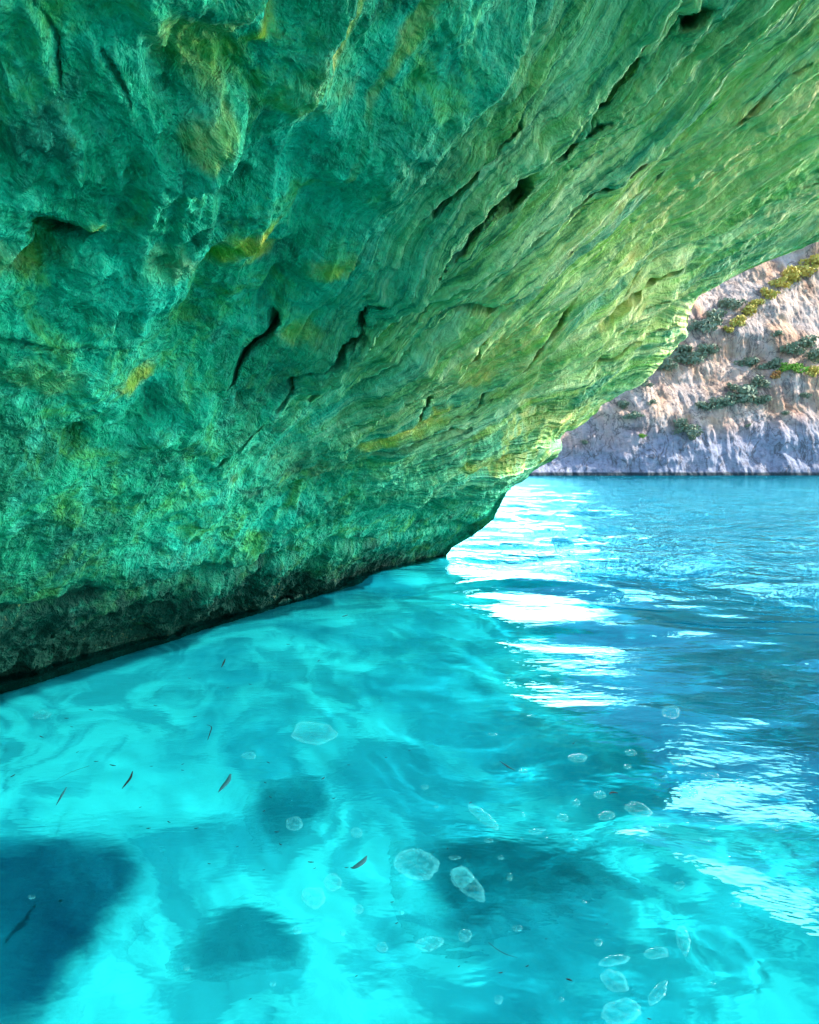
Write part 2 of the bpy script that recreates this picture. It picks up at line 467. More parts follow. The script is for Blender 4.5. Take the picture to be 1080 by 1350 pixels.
# light from outside painted as paler stone towards the mouth and the upper slab
pale = sstep(-4.0, -0.9, SB + 0.8 * fbm(SBw * 2.5, T0 * 0.3, 0 * Sg, 3, seed=81)) * sstep(1.4, 5.0, T0 + 0.8 * stn)
bedcol = fbm(SBw * 6, T0 * 0.5, 0 * Sg + 1.7, 4, seed=85, gain=0.65)
U = -0.55 * N + 0.85 * np.array([dv[0], dv[1], 0.25])
U /= np.linalg.norm(U, axis=-1, keepdims=True)
P = base + N * D[..., None] + U * CUT[..., None]
# the top and underwater ends need no care; keep the wall's foot closed to the water
m = Nodes("wet_green_limestone")
co = m.coord()
n1 = m.noise(co, 1.1, 6, 0.6, 0.4)
n2 = m.noise(co, 7.0, 8, 0.65, 0.3)
n3 = m.noise(co, 34.0, 6, 0.7)
uv = m.n("ShaderNodeCombineXYZ")
m.t.links.new(m.attr("bed_s"), uv.inputs[0]); m.t.links.new(m.attr("bed_t"), uv.inputs[1])
mp = m.n("ShaderNodeMapping"); m.t.links.new(uv.outputs[0], mp.inputs[0]); mp.inputs['Scale'].default_value = (1, 0.06, 1)
s1 = m.noise(mp.outputs[0], 9.0, 8, 0.68, 0.15)
s2 = m.noise(mp.outputs[0], 30.0, 6, 0.65, 0.1)
s3 = m.noise(mp.outputs[0], 4.0, 6, 0.6, 0.1)
n4 = m.noise(co, 62.0, 5, 0.7)
green = m.ramp(n1, [(0.34, (0.003, 0.150, 0.065)), (0.47, (0.006, 0.340, 0.155)), (0.62, (0.012, 0.500, 0.300))])
green = m.mix(m.ramp(n2, [(0.50, 0.0), (0.66, 0.8)]), green, (0.05, 0.50, 0.30))
green = m.mix(m.ramp(m.noise(co, 3.1, 7, 0.62, 0.8), [(0.34, 0.75), (0.46, 0.0)]), green, (0.006, 0.10, 0.06))
green = m.mix(m.ramp(n3, [(0.38, 0.45), (0.52, 0.0)]), green, (0.004, 0.09, 0.05))
green = m.mix(m.ramp(n4, [(0.53, 0.0), (0.68, 0.45)]), green, (0.08, 0.56, 0.36))
green = m.mix(m.ramp(m.noise(co, 2.3, 8, 0.66, 0.5), [(0.51, 0.0), (0.66, 0.65)]), green, (0.10, 0.36, 0.03))
bedded = m.ramp(s1, [(0.30, (0.004, 0.050, 0.030)), (0.43, (0.006, 0.250, 0.100)), (0.54, (0.018, 0.420, 0.190)), (0.63, (0.05, 0.52, 0.31)), (0.74, (0.20, 0.42, 0.10))])
bedded = m.mix(m.ramp(s2, [(0.52, 0.0), (0.68, 0.6)]), bedded, (0.16, 0.50, 0.30))
bedded = m.mix(m.ramp(s2, [(0.36, 0.8), (0.48, 0.0)]), bedded, (0.004, 0.07, 0.04))
green = m.mix(m.math('MULTIPLY', m.attr("strat"), 0.85), green, bedded)
bc = m.attr("bed")
palecol = m.mix(m.ramp(s1, [(0.38, 0.0), (0.60, 1.0)]), (0.34, 0.56, 0.07), (0.95, 0.84, 0.34))
palecol = m.mix(m.ramp(s2, [(0.38, 0.85), (0.50, 0.0)]), palecol, (0.04, 0.20, 0.06))
palecol = m.mix(m.ramp(s3, [(0.40, 0.7), (0.50, 0.0)]), palecol, (0.02, 0.26, 0.14))
col = m.mix(m.attr("pale"), green, palecol)
och = m.mix(m.ramp(n2, [(0.45, 0.0), (0.65, 1.0)]), (0.22, 0.36, 0.03), (0.56, 0.42, 0.06))
och = m.mix(m.attr('pale'), och, m.mix(m.ramp(s1, [(0.40, 0.0), (0.60, 1.0)]), (0.42, 0.56, 0.12), (0.85, 0.62, 0.22)))
col = m.mix(m.math('MULTIPLY', m.attr("ochre"), 1.0, True), col, och)
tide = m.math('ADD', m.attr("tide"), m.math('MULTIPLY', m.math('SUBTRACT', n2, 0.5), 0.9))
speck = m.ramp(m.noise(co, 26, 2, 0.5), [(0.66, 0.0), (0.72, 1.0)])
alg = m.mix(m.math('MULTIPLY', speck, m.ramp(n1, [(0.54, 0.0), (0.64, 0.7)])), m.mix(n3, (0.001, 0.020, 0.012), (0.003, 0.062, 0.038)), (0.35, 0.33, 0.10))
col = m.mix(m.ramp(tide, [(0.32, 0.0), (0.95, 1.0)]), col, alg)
bh = m.math('ADD', m.math('MULTIPLY', n2, 1.0), m.math('MULTIPLY', n3, 0.28))
bh = m.math('ADD', bh, m.math('MULTIPLY', m.math('ADD', s1, m.math('MULTIPLY', s2, 0.5)), m.attr("strat")))
def vor(vec, scale, detail, rough, feat='F1'):
    nd = m.n("ShaderNodeTexVoronoi", feature=feat); m.t.links.new(vec, nd.inputs['Vector'])
    nd.inputs['Scale'].default_value = scale; nd.inputs['Detail'].default_value = detail; nd.inputs['Roughness'].default_value = rough
    return nd.outputs['Distance']
wc = m.n("ShaderNodeVectorMath", operation='ADD'); ws = m.n("ShaderNodeVectorMath", operation='SCALE')
m.t.links.new(m.noise(co, 4, 3, 0.5, 0, True), ws.inputs[0]); ws.inputs['Scale'].default_value = 0.25
m.t.links.new(co, wc.inputs[0]); m.t.links.new(ws.outputs[0], wc.inputs[1])
crag = vor(wc.outputs[0], 6.0, 4.0, 0.6)
mp2 = m.n("ShaderNodeMapping"); m.t.links.new(uv.outputs[0], mp2.inputs[0]); mp2.inputs['Scale'].default_value = (1, 0.08, 1)
slab = vor(mp2.outputs[0], 7.0, 4.0, 0.65)
bh = m.math('ADD', bh, m.math('MULTIPLY', crag, m.math('SUBTRACT', 1.2, m.math('MULTIPLY', m.attr('strat'), 0.9))))
bh = m.math('ADD', bh, m.math('MULTIPLY', m.math('MULTIPLY', slab, 1.6), m.attr("strat")))
bh = m.math('ADD', bh, m.math('MULTIPLY', m.noise(co, 110, 3, 0.6), 0.12))
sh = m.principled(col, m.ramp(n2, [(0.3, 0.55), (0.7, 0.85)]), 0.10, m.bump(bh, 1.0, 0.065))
rock_mat = m.done(sh)
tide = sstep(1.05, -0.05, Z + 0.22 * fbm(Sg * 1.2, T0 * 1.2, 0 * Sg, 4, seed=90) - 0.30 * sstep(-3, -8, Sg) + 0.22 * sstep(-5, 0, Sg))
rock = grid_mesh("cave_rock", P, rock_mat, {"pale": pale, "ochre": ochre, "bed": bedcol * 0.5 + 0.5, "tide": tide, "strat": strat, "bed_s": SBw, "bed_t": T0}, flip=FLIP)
tag(rock, "green overhanging limestone cave wall rising from the water", None, None, "structure")

# ================================================================== SEABED
def sand_colour(m):
    co = m.coord()
    wv = m.n("ShaderNodeVectorMath", operation='ADD')
    w1 = m.noise(co, 0.55, 3, 0.5, 0.0, True)
    sc1 = m.n("ShaderNodeVectorMath", operation='SCALE')
    m.t.links.new(w1, sc1.inputs[0]); sc1.inputs['Scale'].default_value = 1.6
    m.t.links.new(co, wv.inputs[0]); m.t.links.new(sc1.outputs[0], wv.inputs[1])
    p1 = m.noise(wv.outputs[0], 0.55, 4, 0.5, 0.6)
    p2 = m.noise(wv.outputs[0], 1.6, 5, 0.55, 1.2)
    sand = m.mix(m.ramp(p1, [(0.42, 0.0), (0.56, 1.0)]), (0.05, 0.215, 0.26), (0.155, 0.42, 0.42))
    sand = m.mix(m.ramp(p2, [(0.42, 0.65), (0.54, 0.0)]), sand, (0.035, 0.165, 0.21))
    return sand, p2
m = Nodes("pale_sand_seabed")
sand, p2 = sand_colour(m)
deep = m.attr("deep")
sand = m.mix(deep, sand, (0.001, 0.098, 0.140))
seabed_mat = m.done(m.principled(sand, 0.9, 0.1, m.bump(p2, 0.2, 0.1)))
xs = np.concatenate([np.linspace(-400, -12, 30, endpoint=False), np.linspace(-12, 14, 160, endpoint=False), np.linspace(14, 600, 40)])
ys = np.concatenate([np.linspace(-400, -6, 30, endpoint=False), np.linspace(-6, 20, 160, endpoint=False), np.linspace(20, 700, 40)])
Xg, Yg = np.meshgrid(xs, ys, indexing='ij')
sS = (Xg - ORG[0]) * dv[0] + (Yg - ORG[1]) * dv[1]
oS = (Xg - ORG[0]) * nv[0] + (Yg - ORG[1]) * nv[1]
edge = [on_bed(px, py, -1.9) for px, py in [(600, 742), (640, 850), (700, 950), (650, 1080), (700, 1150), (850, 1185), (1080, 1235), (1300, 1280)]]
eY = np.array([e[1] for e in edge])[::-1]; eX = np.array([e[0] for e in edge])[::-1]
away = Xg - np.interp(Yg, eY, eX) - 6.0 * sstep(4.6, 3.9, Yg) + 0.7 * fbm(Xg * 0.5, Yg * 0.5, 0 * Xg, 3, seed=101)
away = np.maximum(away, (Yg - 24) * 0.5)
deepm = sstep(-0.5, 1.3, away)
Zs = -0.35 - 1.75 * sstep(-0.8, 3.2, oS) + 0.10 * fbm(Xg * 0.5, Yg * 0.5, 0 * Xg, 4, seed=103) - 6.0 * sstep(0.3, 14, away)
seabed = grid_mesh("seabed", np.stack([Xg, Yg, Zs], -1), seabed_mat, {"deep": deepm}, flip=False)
tag(seabed, None, None, None, "structure")

# ================================================================== WATER
def wave_height(x, y, cell):
    """height of the sea; cell = local mesh spacing, waves too short for it are dropped"""
    s = (x - ORG[0]) * dv[0] + (y - ORG[1]) * dv[1]
    o = (x - ORG[0]) * nv[0] + (y - ORG[1]) * nv[1]
    outer = sstep(-6.5, 0.5, s + 0.35 * o - 1.0)
    h = 0
    wx = x + 0.25 * perlin(x * 0.5, y * 0.5, 0 * x, 201); wy = y + 0.25 * perlin(x * 0.5, y * 0.5, 0 * x, 202)
    for lam, amp, ang, seed in [(2.6, 0.028, 8, 1), (1.5, 0.023, -14, 2), (0.85, 0.017, 20, 3), (0.5, 0.0090, -8, 4), (0.28, 0.0036, 12, 5), (0.15, 0.0012, -20, 6)]:
        a = math.radians(ang)
        u = (wx * math.cos(a) + wy * math.sin(a)) / lam * 0.45
        v = (-wx * math.sin(a) + wy * math.cos(a)) / lam
        k = sstep(0.45, 0.16, cell / lam)
        h = h + amp * k * perlin(u, v, 0 * u + seed * 1.37, 210 + seed) * (0.55 + 3.8 * outer)
    return h
nr, na = 760, 900
rad = np.concatenate([np.linspace(0.05, 0.9, 30, endpoint=False), np.geomspace(0.9, 60, nr - 60, endpoint=False), np.geomspace(60, 3000, 30)])
ang = np.concatenate([np.linspace(-math.pi, -0.80, 90, endpoint=False), np.linspace(-0.80, 0.80, na - 180), np.linspace(0.80, math.pi, 91)[1:]])
Rg, Ag = np.meshgrid(rad, ang, indexing='ij')
Xw, Yw = Rg * np.sin(Ag), Rg * np.cos(Ag)
cell = np.maximum(np.gradient(rad)[:, None], Rg * np.gradient(ang)[None])
Hw = wave_height(Xw, Yw, cell)
def ridge(x, y, p0, p1, width, hgt):
    """one low wave whose crest follows the line p0-p1"""
    a, b = on_level(*p0)[:2], on_level(*p1)[:2]
    ab = b - a; L = np.linalg.norm(ab); t_ = ab / L
    u = (x - a[0]) * t_[0] + (y - a[1]) * t_[1]
    v = (x - a[0]) * -t_[1] + (y - a[1]) * t_[0]
    v = v + 0.05 * perlin(x * 3, y * 3, 0 * x, 230)
    wide = np.where(v > 0, width * (1.0 + 2.6 * sstep(0, L, u)), 1.1 * width)
    return hgt * sstep(-0.1, 0.3 * L, u) * np.exp(-(v / wide) ** 2)
Hw = Hw + ridge(Xw, Yw, (815, 1095), (1090, 1265), 0.20, 0.042)
m = Nodes("sea_water")
co = m.coord(scale=(0.55, 1.0, 1.0))
rn = m.math('ADD', m.noise(co, 3.2, 4, 0.55, 0.4), m.math('MULTIPLY', m.noise(co, 0.7, 2, 0.5), 1.2))
rn = m.math('ADD', rn, m.math('MULTIPLY', m.noise(co, 8.5, 3, 0.5), 0.35))
nrm = m.bump(rn, m.attr("ripple"), 0.12)
geo = m.n("ShaderNodeNewGeometry")
dt = m.n("ShaderNodeVectorMath", operation='DOT_PRODUCT'); m.t.links.new(nrm, dt.inputs[0]); m.t.links.new(geo.outputs['Incoming'], dt.inputs[1])
fres = m.math('ADD', m.math('MULTIPLY', m.math('POWER', m.math('SUBTRACT', 1.0, m.math('ABSOLUTE', dt.outputs['Value']), True), 5.0), 0.98), 0.02, True)
tr = m.n("ShaderNodeBsdfRefraction"); tr.inputs[0].default_value = (0.22, 0.90, 0.94, 1)
tr.inputs["Roughness"].default_value = 0.0; tr.inputs["IOR"].default_value = 1.33; m.t.links.new(nrm, tr.inputs["Normal"])
gl = m.n("ShaderNodeBsdfGlossy"); gl.inputs['Roughness'].default_value = 0.02; gl.inputs[0].default_value = (0.18, 0.68, 0.80, 1); m.t.links.new(nrm, gl.inputs['Normal'])
mx = m.n("ShaderNodeMixShader"); m.t.links.new(fres, mx.inputs[0]); m.t.links.new(tr.outputs[0], mx.inputs[1]); m.t.links.new(gl.outputs[0], mx.inputs[2])
water_mat = m.done(mx.outputs[0])
sW = (Xw - ORG[0]) * dv[0] + (Yw - ORG[1]) * dv[1]
ripple = 0.08 + 1.3 * sstep(-4, 6, sW) + 0.1 * sstep(5, 40, sW)
water = grid_mesh("water", np.stack([Xw, Yw, Hw], -1), water_mat, {"ripple": ripple}, flip=True)
tag(water, None, None, None, "structure")

# ================================================================== FAR CLIFF
DC = 150.0
def px_x(px, y): return (px - W0 / 2) / FPX * y
m = Nodes("pink_grey_limestone")
co = m.coord()
st = m.coord(scale=(1, 1, 0.12))
v1 = m.noise(st, 0.28, 8, 0.65, 0.6)
v2 = m.noise(co, 0.09, 5, 0.6, 0.4)
v3 = m.noise(co, 0.9, 8, 0.7, 0.2)
fr1 = m.ramp(m.math('ABSOLUTE', m.math('SUBTRACT', m.noise(m.coord(scale=(1, 1, 0.55), rot=(0, 0.6, 0)), 0.16, 6, 0.6, 1.0), 0.5)), [(0.0, 0.8), (0.022, 0.0)])
cc = m.ramp(v1, [(0.30, (0.20, 0.17, 0.17)), (0.47, (0.40, 0.32, 0.28)), (0.60, (0.52, 0.41, 0.36)), (0.75, (0.58, 0.51, 0.48))])
cc = m.mix(m.ramp(v2, [(0.40, 0.0), (0.56, 0.8)]), cc, m.mix(m.ramp(v1, [(0.35, 0.0), (0.6, 1.0)]), (0.30, 0.14, 0.07), (0.52, 0.33, 0.20)))
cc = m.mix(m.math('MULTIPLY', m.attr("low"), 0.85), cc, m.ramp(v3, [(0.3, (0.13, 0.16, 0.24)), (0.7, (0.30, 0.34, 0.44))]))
cc = m.mix(m.ramp(v3, [(0.30, 0.7), (0.46, 0.0)]), cc, (0.10, 0.09, 0.10))
cc = m.mix(fr1, cc, (0.07, 0.06, 0.06))
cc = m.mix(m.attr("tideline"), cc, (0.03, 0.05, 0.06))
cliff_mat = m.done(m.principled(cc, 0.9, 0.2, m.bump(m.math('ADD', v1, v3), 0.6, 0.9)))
cx = np.linspace(8, 142, 640); ch = np.linspace(0, 1, 260)
CXg, CHg = np.meshgrid(cx, ch, indexing='ij')
def ridge_top(x):
    return np.interp(x, [8, 16, 24, 36, 46, 62, 78, 92, 106, 120, 132, 142], [0.2, 1.5, 5, 14, 22, 40, 54, 68, 78, 84, 40, 1])
top = ridge_top(CXg) * (1 + 0.05 * perlin(CXg * 0.12, 0 * CXg, 0 * CXg, 300))
CZ = -1.5 + CHg * (top + 1.5)
ledge = fbm(CXg * 0.035, CZ * 0.10, 0 * CXg, 4, seed=303)
CY = DC + 0.10 * (CXg - 60) * 0.3 + CZ * 0.48 + 10 * fbm(CXg * 0.02, CZ * 0.02, 0 * CXg, 3, seed=301) * sstep(0, 8, CZ) \
    + 1.3 * fbm(CXg * 0.16, CZ * 0.07, 0 * CXg, 5, seed=302, ridged=True, gain=0.55) + 2.6 * ledge \
    + 0.35 * fbm(CXg * 0.6, CZ * 0.35, 0 * CXg, 4, seed=305, gain=0.6)
CY = CY + 40 * sstep(0.93, 1.0, CHg) ** 2
low = sstep(14, 3, CZ + 5 * fbm(CXg * 0.06, CZ * 0.1, 0 * CXg, 3, seed=306) - 0.06 * (CXg - 40))  # blue of skylight and haze painted on the cliff's lower part
cliffP = np.stack([CXg, CY, CZ], -1)
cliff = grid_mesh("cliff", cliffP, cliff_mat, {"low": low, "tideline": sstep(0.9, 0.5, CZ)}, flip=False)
tag(cliff, "pink grey limestone headland across the bay", None, None, "structure")

# ================================================================== SHRUBS ON THE FAR CLIFF
CPX, CPY = project(cliffP)
def leaf_material(name, c1, c2):
    m = Nodes(name)
    n = m.noise(m.coord(), 0.9, 5, 0.6)
    return m.done(m.principled(m.mix(m.ramp(n, [(0.35, 0.0), (0.65, 1.0)]), c1, c2), 0.8, 0.2))
SHRUB_MATS = {"dark": leaf_material("dark_shrub_leaves", (0.14, 0.19, 0.12), (0.24, 0.28, 0.19)),  # haze painted in as a lighter leaf tone
              "green": leaf_material("fresh_shrub_leaves", (0.10, 0.26, 0.03), (0.25, 0.42, 0.06)),
              "yellow": leaf_material("sunlit_shrub_leaves", (0.42, 0.34, 0.06), (0.62, 0.52, 0.14)),  # sunlight on the upper ledge painted in as yellow leaves
              "rust": leaf_material("rusty_shrub_leaves", (0.40, 0.17, 0.05), (0.58, 0.30, 0.10))}
def shrub_mesh(seed, wdt, hgt):
    r = np.random.default_rng(seed)
    bm = bmesh.new()
    lobes = [(r.uniform(-.5, .5) * wdt, r.uniform(-.3, .3) * wdt, r.uniform(.1, .75) * hgt, r.uniform(.22, .42) * wdt) for _ in range(9)]
    for lx, ly, lz_, lr in lobes:
        for _ in range(60):
            d = r.normal(size=3); d /= np.linalg.norm(d)
            p = np.array([lx, ly, lz_]) + d * lr * r.uniform(0.6, 1.05) * np.array([1, 1, hgt / wdt * 0.9])
            if p[2] < -0.2: continue
            a = r.normal(size=3); a /= np.linalg.norm(a)
            b = np.cross(a, d); b /= np.linalg.norm(b) + 1e-6
            k = lr * r.uniform(0.13, 0.26)
            vs = [bm.verts.new(p + k * (ca * a + cb * b)) for ca, cb in ((-1, -.6), (1, -.4), (.8, .7), (-.7, .6))]
            bm.faces.new(vs)
    me = bpy.data.meshes.new("shrub")
    bm.to_mesh(me); bm.free()
    return me
shrub_shapes = [shrub_mesh(400 + k, 1.0, 0.62) for k in range(5)]
shrubs = [  # photo x, y, width in photo px, kind, label
    (918, 430, 34, "dark", None), (940, 420, 38, "dark", None), (960, 402, 30, "dark", None), (896, 462, 32, "dark", None), (872, 480, 30, "dark", None),
    (848, 506, 26, "dark", None), (905, 470, 40, "dark", None), (930, 462, 30, "dark", None), (820, 536, 22, "dark", None), (840, 545, 18, "dark", None),
    (1000, 505, 36, "dark", None), (975, 520, 40, "dark", None), (950, 530, 34, "dark", None), (985, 480, 30, "dark", None), (1012, 480, 32, "dark", None),
    (1040, 462, 36, "dark", None), (1062, 450, 34, "dark", None), (1072, 470, 30, "dark", None), (1005, 528, 26, "dark", None), (965, 510, 22, "dark", None),
    (903, 565, 32, "dark", "broad dark bush standing alone low on the far cliff above the blue grey rock"), (893, 558, 20, "dark", None), (912, 575, 18, "dark", None), (925, 535, 26, "dark", None), (830, 548, 16, "dark", None),
    (1025, 440, 16, "dark", None), (770, 582, 12, "dark", None), (1035, 545, 12, "dark", None), (1060, 522, 14, "dark", None), (985, 560, 10, "dark", None), (860, 530, 14, "dark", None),
    (972, 424, 24, "yellow", None), (985, 412, 24, "yellow", None), (998, 402, 22, "yellow", None), (1010, 388, 26, "yellow", None), (1024, 376, 26, "yellow", None), (1040, 366, 28, "yellow", None),
    (1056, 358, 28, "yellow", None), (1072, 348, 28, "yellow", None), (960, 434, 18, "yellow", None),
    (1040, 484, 26, "green", "vivid green bush beside a rusty bush halfway up the far cliff"), (1022, 494, 18, "rust", "rusty orange bush beside a vivid green bush on the far cliff"),
    (1070, 490, 22, "yellow", "pale yellow bush lower down the far cliff, right of the vivid green bush"), (845, 575, 10, "green", "tiny green shrub low on the far cliff near the cave mouth")]
for k, (px, py, wpx, kind, lab) in enumerate(shrubs):
    d2 = (CPX - px) ** 2 + (CPY - py) ** 2
    i, j = np.unravel_index(int(np.nanargmin(d2)), d2.shape)
    p = cliffP[i, j]
    sz = wpx / FPX * p[1] * (0.82 if kind == 'dark' else 0.9)
    key = (k % 5, kind)
    me = shrub_shapes[k % 5].copy()
    me.materials.append(SHRUB_MATS[kind])
    o = bpy.data.objects.new("shrub", me)
    C.objects.link(o)
    o.location = (p[0], p[1] - 0.15 * sz, p[2] - 0.25 * sz)
    o.scale = (sz, sz * 0.8, sz * rng.uniform(0.8, 1.1))
    o.rotation_euler = (0, 0, rng.uniform(0, 6.28))
    grp = None
    if lab is None:
        lab, grp = {"dark": ("dark grey green shrub on a ledge of the far cliff", "dark shrubs on the far cliff"),
                    "yellow": ("sunlit yellow shrub in the row along the far cliff's upper ledge", "sunlit yellow shrubs along the upper ledge")}[kind]
    tag(o, lab, "shrub", grp)

# ================================================================== SUBMERGED SLABS AND SHADOW SHAPES
def seabed_z(x, y):
    i = int(np.clip(np.searchsorted(xs, x) - 1, 0, len(xs) - 2)); j = int(np.clip(np.searchsorted(ys, y) - 1, 0, len(ys) - 2))
    u = (x - xs[i]) / (xs[i + 1] - xs[i]); v = (y - ys[j]) / (ys[j + 1] - ys[j])
    return (Zs[i, j] * (1 - u) + Zs[i + 1, j] * u) * (1 - v) + (Zs[i, j + 1] * (1 - u) + Zs[i + 1, j + 1] * u) * v
m = Nodes("dark_submerged_shade")
n = m.noise(m.coord(), 1.5, 5, 0.6)
sub_dark = m.done(m.principled(m.mix(n, (0.004, 0.040, 0.085), (0.010, 0.075, 0.12)), 0.9, 0.1))
m = Nodes("teal_submerged_patch")
n = m.noise(m.coord(), 2.0, 5, 0.6)
sub_teal = m.done(m.principled(m.mix(n, (0.02, 0.115, 0.145), (0.035, 0.155, 0.185)), 0.9, 0.1))
def griddeep(Q):
    out = np.zeros(Q.shape[:2])
    for i in range(Q.shape[0]):
        for j in range(Q.shape[1]):
            a_ = int(np.clip(np.searchsorted(xs, Q[i, j, 0]), 0, len(xs) - 1)); b_ = int(np.clip(np.searchsorted(ys, Q[i, j, 1]), 0, len(ys) - 1))
            out[i, j] = deepm[a_, b_]
    return out
def sunk_patch(name, outline, hgt, mat, label, cat, seed):
    """a low rounded shape with the given outline, lying on the sand, its colour faded out for a soft edge"""
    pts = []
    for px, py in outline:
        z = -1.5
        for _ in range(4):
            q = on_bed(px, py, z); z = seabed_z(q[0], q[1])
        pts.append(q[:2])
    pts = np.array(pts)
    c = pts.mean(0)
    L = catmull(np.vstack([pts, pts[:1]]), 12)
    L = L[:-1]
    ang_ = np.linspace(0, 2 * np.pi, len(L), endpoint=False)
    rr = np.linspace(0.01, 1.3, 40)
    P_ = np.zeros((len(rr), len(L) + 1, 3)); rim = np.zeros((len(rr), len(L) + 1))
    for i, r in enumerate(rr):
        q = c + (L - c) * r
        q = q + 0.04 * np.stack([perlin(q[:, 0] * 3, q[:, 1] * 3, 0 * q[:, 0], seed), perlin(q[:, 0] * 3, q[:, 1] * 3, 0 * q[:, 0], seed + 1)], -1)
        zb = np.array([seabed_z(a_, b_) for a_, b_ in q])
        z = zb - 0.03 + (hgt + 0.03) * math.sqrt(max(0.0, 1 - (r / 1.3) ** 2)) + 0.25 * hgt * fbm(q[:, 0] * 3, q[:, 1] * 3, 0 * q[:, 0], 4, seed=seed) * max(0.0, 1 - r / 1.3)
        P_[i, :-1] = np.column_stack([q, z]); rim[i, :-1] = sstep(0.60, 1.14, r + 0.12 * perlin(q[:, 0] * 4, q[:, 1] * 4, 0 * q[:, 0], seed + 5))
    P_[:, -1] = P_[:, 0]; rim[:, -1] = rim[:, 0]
    o = grid_mesh(name, P_, mat, {"edge_fade": rim, "deep": np.clip(griddeep(P_), 0, 1)}, flip=True)
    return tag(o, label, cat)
def sub_patch(name, c1, c2):
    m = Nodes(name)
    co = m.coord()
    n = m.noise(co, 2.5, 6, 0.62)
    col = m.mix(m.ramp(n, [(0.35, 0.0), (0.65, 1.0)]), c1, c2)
    col = m.mix(m.attr("edge_fade"), col, m.mix(m.attr('deep'), sand_colour(m)[0], (0.001, 0.098, 0.140)))
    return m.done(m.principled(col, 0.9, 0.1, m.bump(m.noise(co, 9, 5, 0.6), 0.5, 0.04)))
sub_dark = sub_patch("dark_submerged_shade", (0.004, 0.030, 0.060), (0.012, 0.070, 0.105))
sub_teal = sub_patch("teal_submerged_patch", (0.012, 0.095, 0.125), (0.035, 0.155, 0.185))
sub_deep = sub_patch("deep_teal_submerged_shade", (0.006, 0.062, 0.084), (0.014, 0.098, 0.122))
sunk_patch("shadow_mound", [(-60, 1105), (60, 1092), (130, 1100), (170, 1118), (194, 1150), (190, 1195), (160, 1240), (118, 1290), (85, 1345), (40, 1410), (-120, 1430), (-200, 1250)], 0.14, sub_dark,
          "large dark blue mound standing in for a shadow at the lower left corner", "shadow_mound", 501)  # soft shadow on the sand, built as a low dark mound
sunk_patch("flat_patch", [(290, 1205), (325, 1190), (362, 1198), (395, 1245), (392, 1266), (330, 1276), (262, 1284), (240, 1268), (265, 1235)], 0.04, sub_teal,
          "flat teal patch under the water right of the dark shadow mound", "rock", 502)  # low flat patch, darker than the sand
sunk_patch("flat_patch", [(545, 1128), (610, 1108), (700, 1106), (790, 1118), (830, 1150), (760, 1190), (670, 1222), (596, 1234), (558, 1205)], 0.08, sub_deep,
          "flat dark teal shadow patch under the two long foam patches at lower centre", "rock", 503)  # shadow on the sand put into a flat dark shape
sunk_patch("flat_patch", [(340, 1050), (380, 1030), (425, 1030), (432, 1060), (405, 1090), (370, 1112), (336, 1092)], 0.035, sub_teal,
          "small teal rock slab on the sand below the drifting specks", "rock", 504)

# ================================================================== FOAM AND DEBRIS ON THE WATER
def surf(x, y):
    xa, ya = np.atleast_1d(np.asarray(x, float)), np.atleast_1d(np.asarray(y, float))
    cell_ = np.maximum(0.006 * np.hypot(xa, ya), 0.003)
    return wave_height(xa, ya, cell_) + ridge(xa, ya, (815, 1095), (1090, 1265), 0.20, 0.042)
m = Nodes("thin_bubbly_foam")
co = m.coord()
vo = m.n("ShaderNodeTexVoronoi"); m.t.links.new(co, vo.inputs['Vector']); vo.inputs['Scale'].default_value = 110
fn = m.bump(vo.outputs['Distance'], 0.35, 0.003)
fs = m.principled((0.06, 0.44, 0.48), 0.15, 0.5, fn)
ft = m.n("ShaderNodeBsdfTransparent"); ft.inputs[0].default_value = (0.80, 0.98, 0.98, 1)
lw = m.math('ADD', m.math('MULTIPLY', m.attr("rim"), 0.13), m.ramp(m.noise(co, 40, 3, 0.6), [(0.4, 0.02), (0.7, 0.18)]), True)
fm = m.n("ShaderNodeMixShader"); m.t.links.new(lw, fm.inputs[0]); m.t.links.new(ft.outputs[0], fm.inputs[1]); m.t.links.new(fs, fm.inputs[2])
foam_mat = m.done(fm.outputs[0])
FOAM_GROUP = "foam and bubbles on the water"
def foam(px, py, rx, ry, ang, label=None, name="foam_patch", seed=0, hgt=0.0028, wob=0.22):
    """a raft of bubbles: irregular outline, domed, beaded rim"""
    nth, nr_ = 64, 12
    th = np.linspace(0, 2 * np.pi, nth + 1)
    r0 = 1 + wob * perlin(np.cos(th) * 1.1 + seed * 1.37 + 0.41, np.sin(th) * 1.1 + 0.23, 0 * th, 600 + seed) + 0.35 * wob * perlin(np.cos(th) * 3 + 0.37, np.sin(th) * 3 + seed * 1.31, 0 * th, 601)
    a = math.radians(ang)
    P_ = np.zeros((nr_, nth + 1, 3)); rim = np.zeros((nr_, nth + 1))
    for i, r in enumerate(np.linspace(0.0, 1.0, nr_)):
        ex, ey = r * r0 * rx * np.cos(th), r * r0 * ry * np.sin(th)
        qx = px + ex * math.cos(a) + ey * math.sin(a); qy = py - ex * math.sin(a) + ey * math.cos(a)
        g = np.array([on_level(u, v)[:2] for u, v in zip(qx, qy)])
        z = surf(g[:, 0], g[:, 1]) + 0.0015 + hgt * (1 - r ** 4) * (0.75 + 0.5 * perlin(g[:, 0] * 45, g[:, 1] * 45, 0 * th, 603)) * 0.8
        P_[i] = np.column_stack([g, z]); rim[i] = sstep(0.6, 1.0, r)
    P_[:, -1] = P_[:, 0]
    c = P_[0, 0].copy()
    o = grid_mesh(name, P_ - c, foam_mat, {"rim": rim}, flip=True)
    o.location = c
    return tag(o, label or "small pale bubble drifting on the turquoise water", "foam" if label else "bubble", FOAM_GROUP)
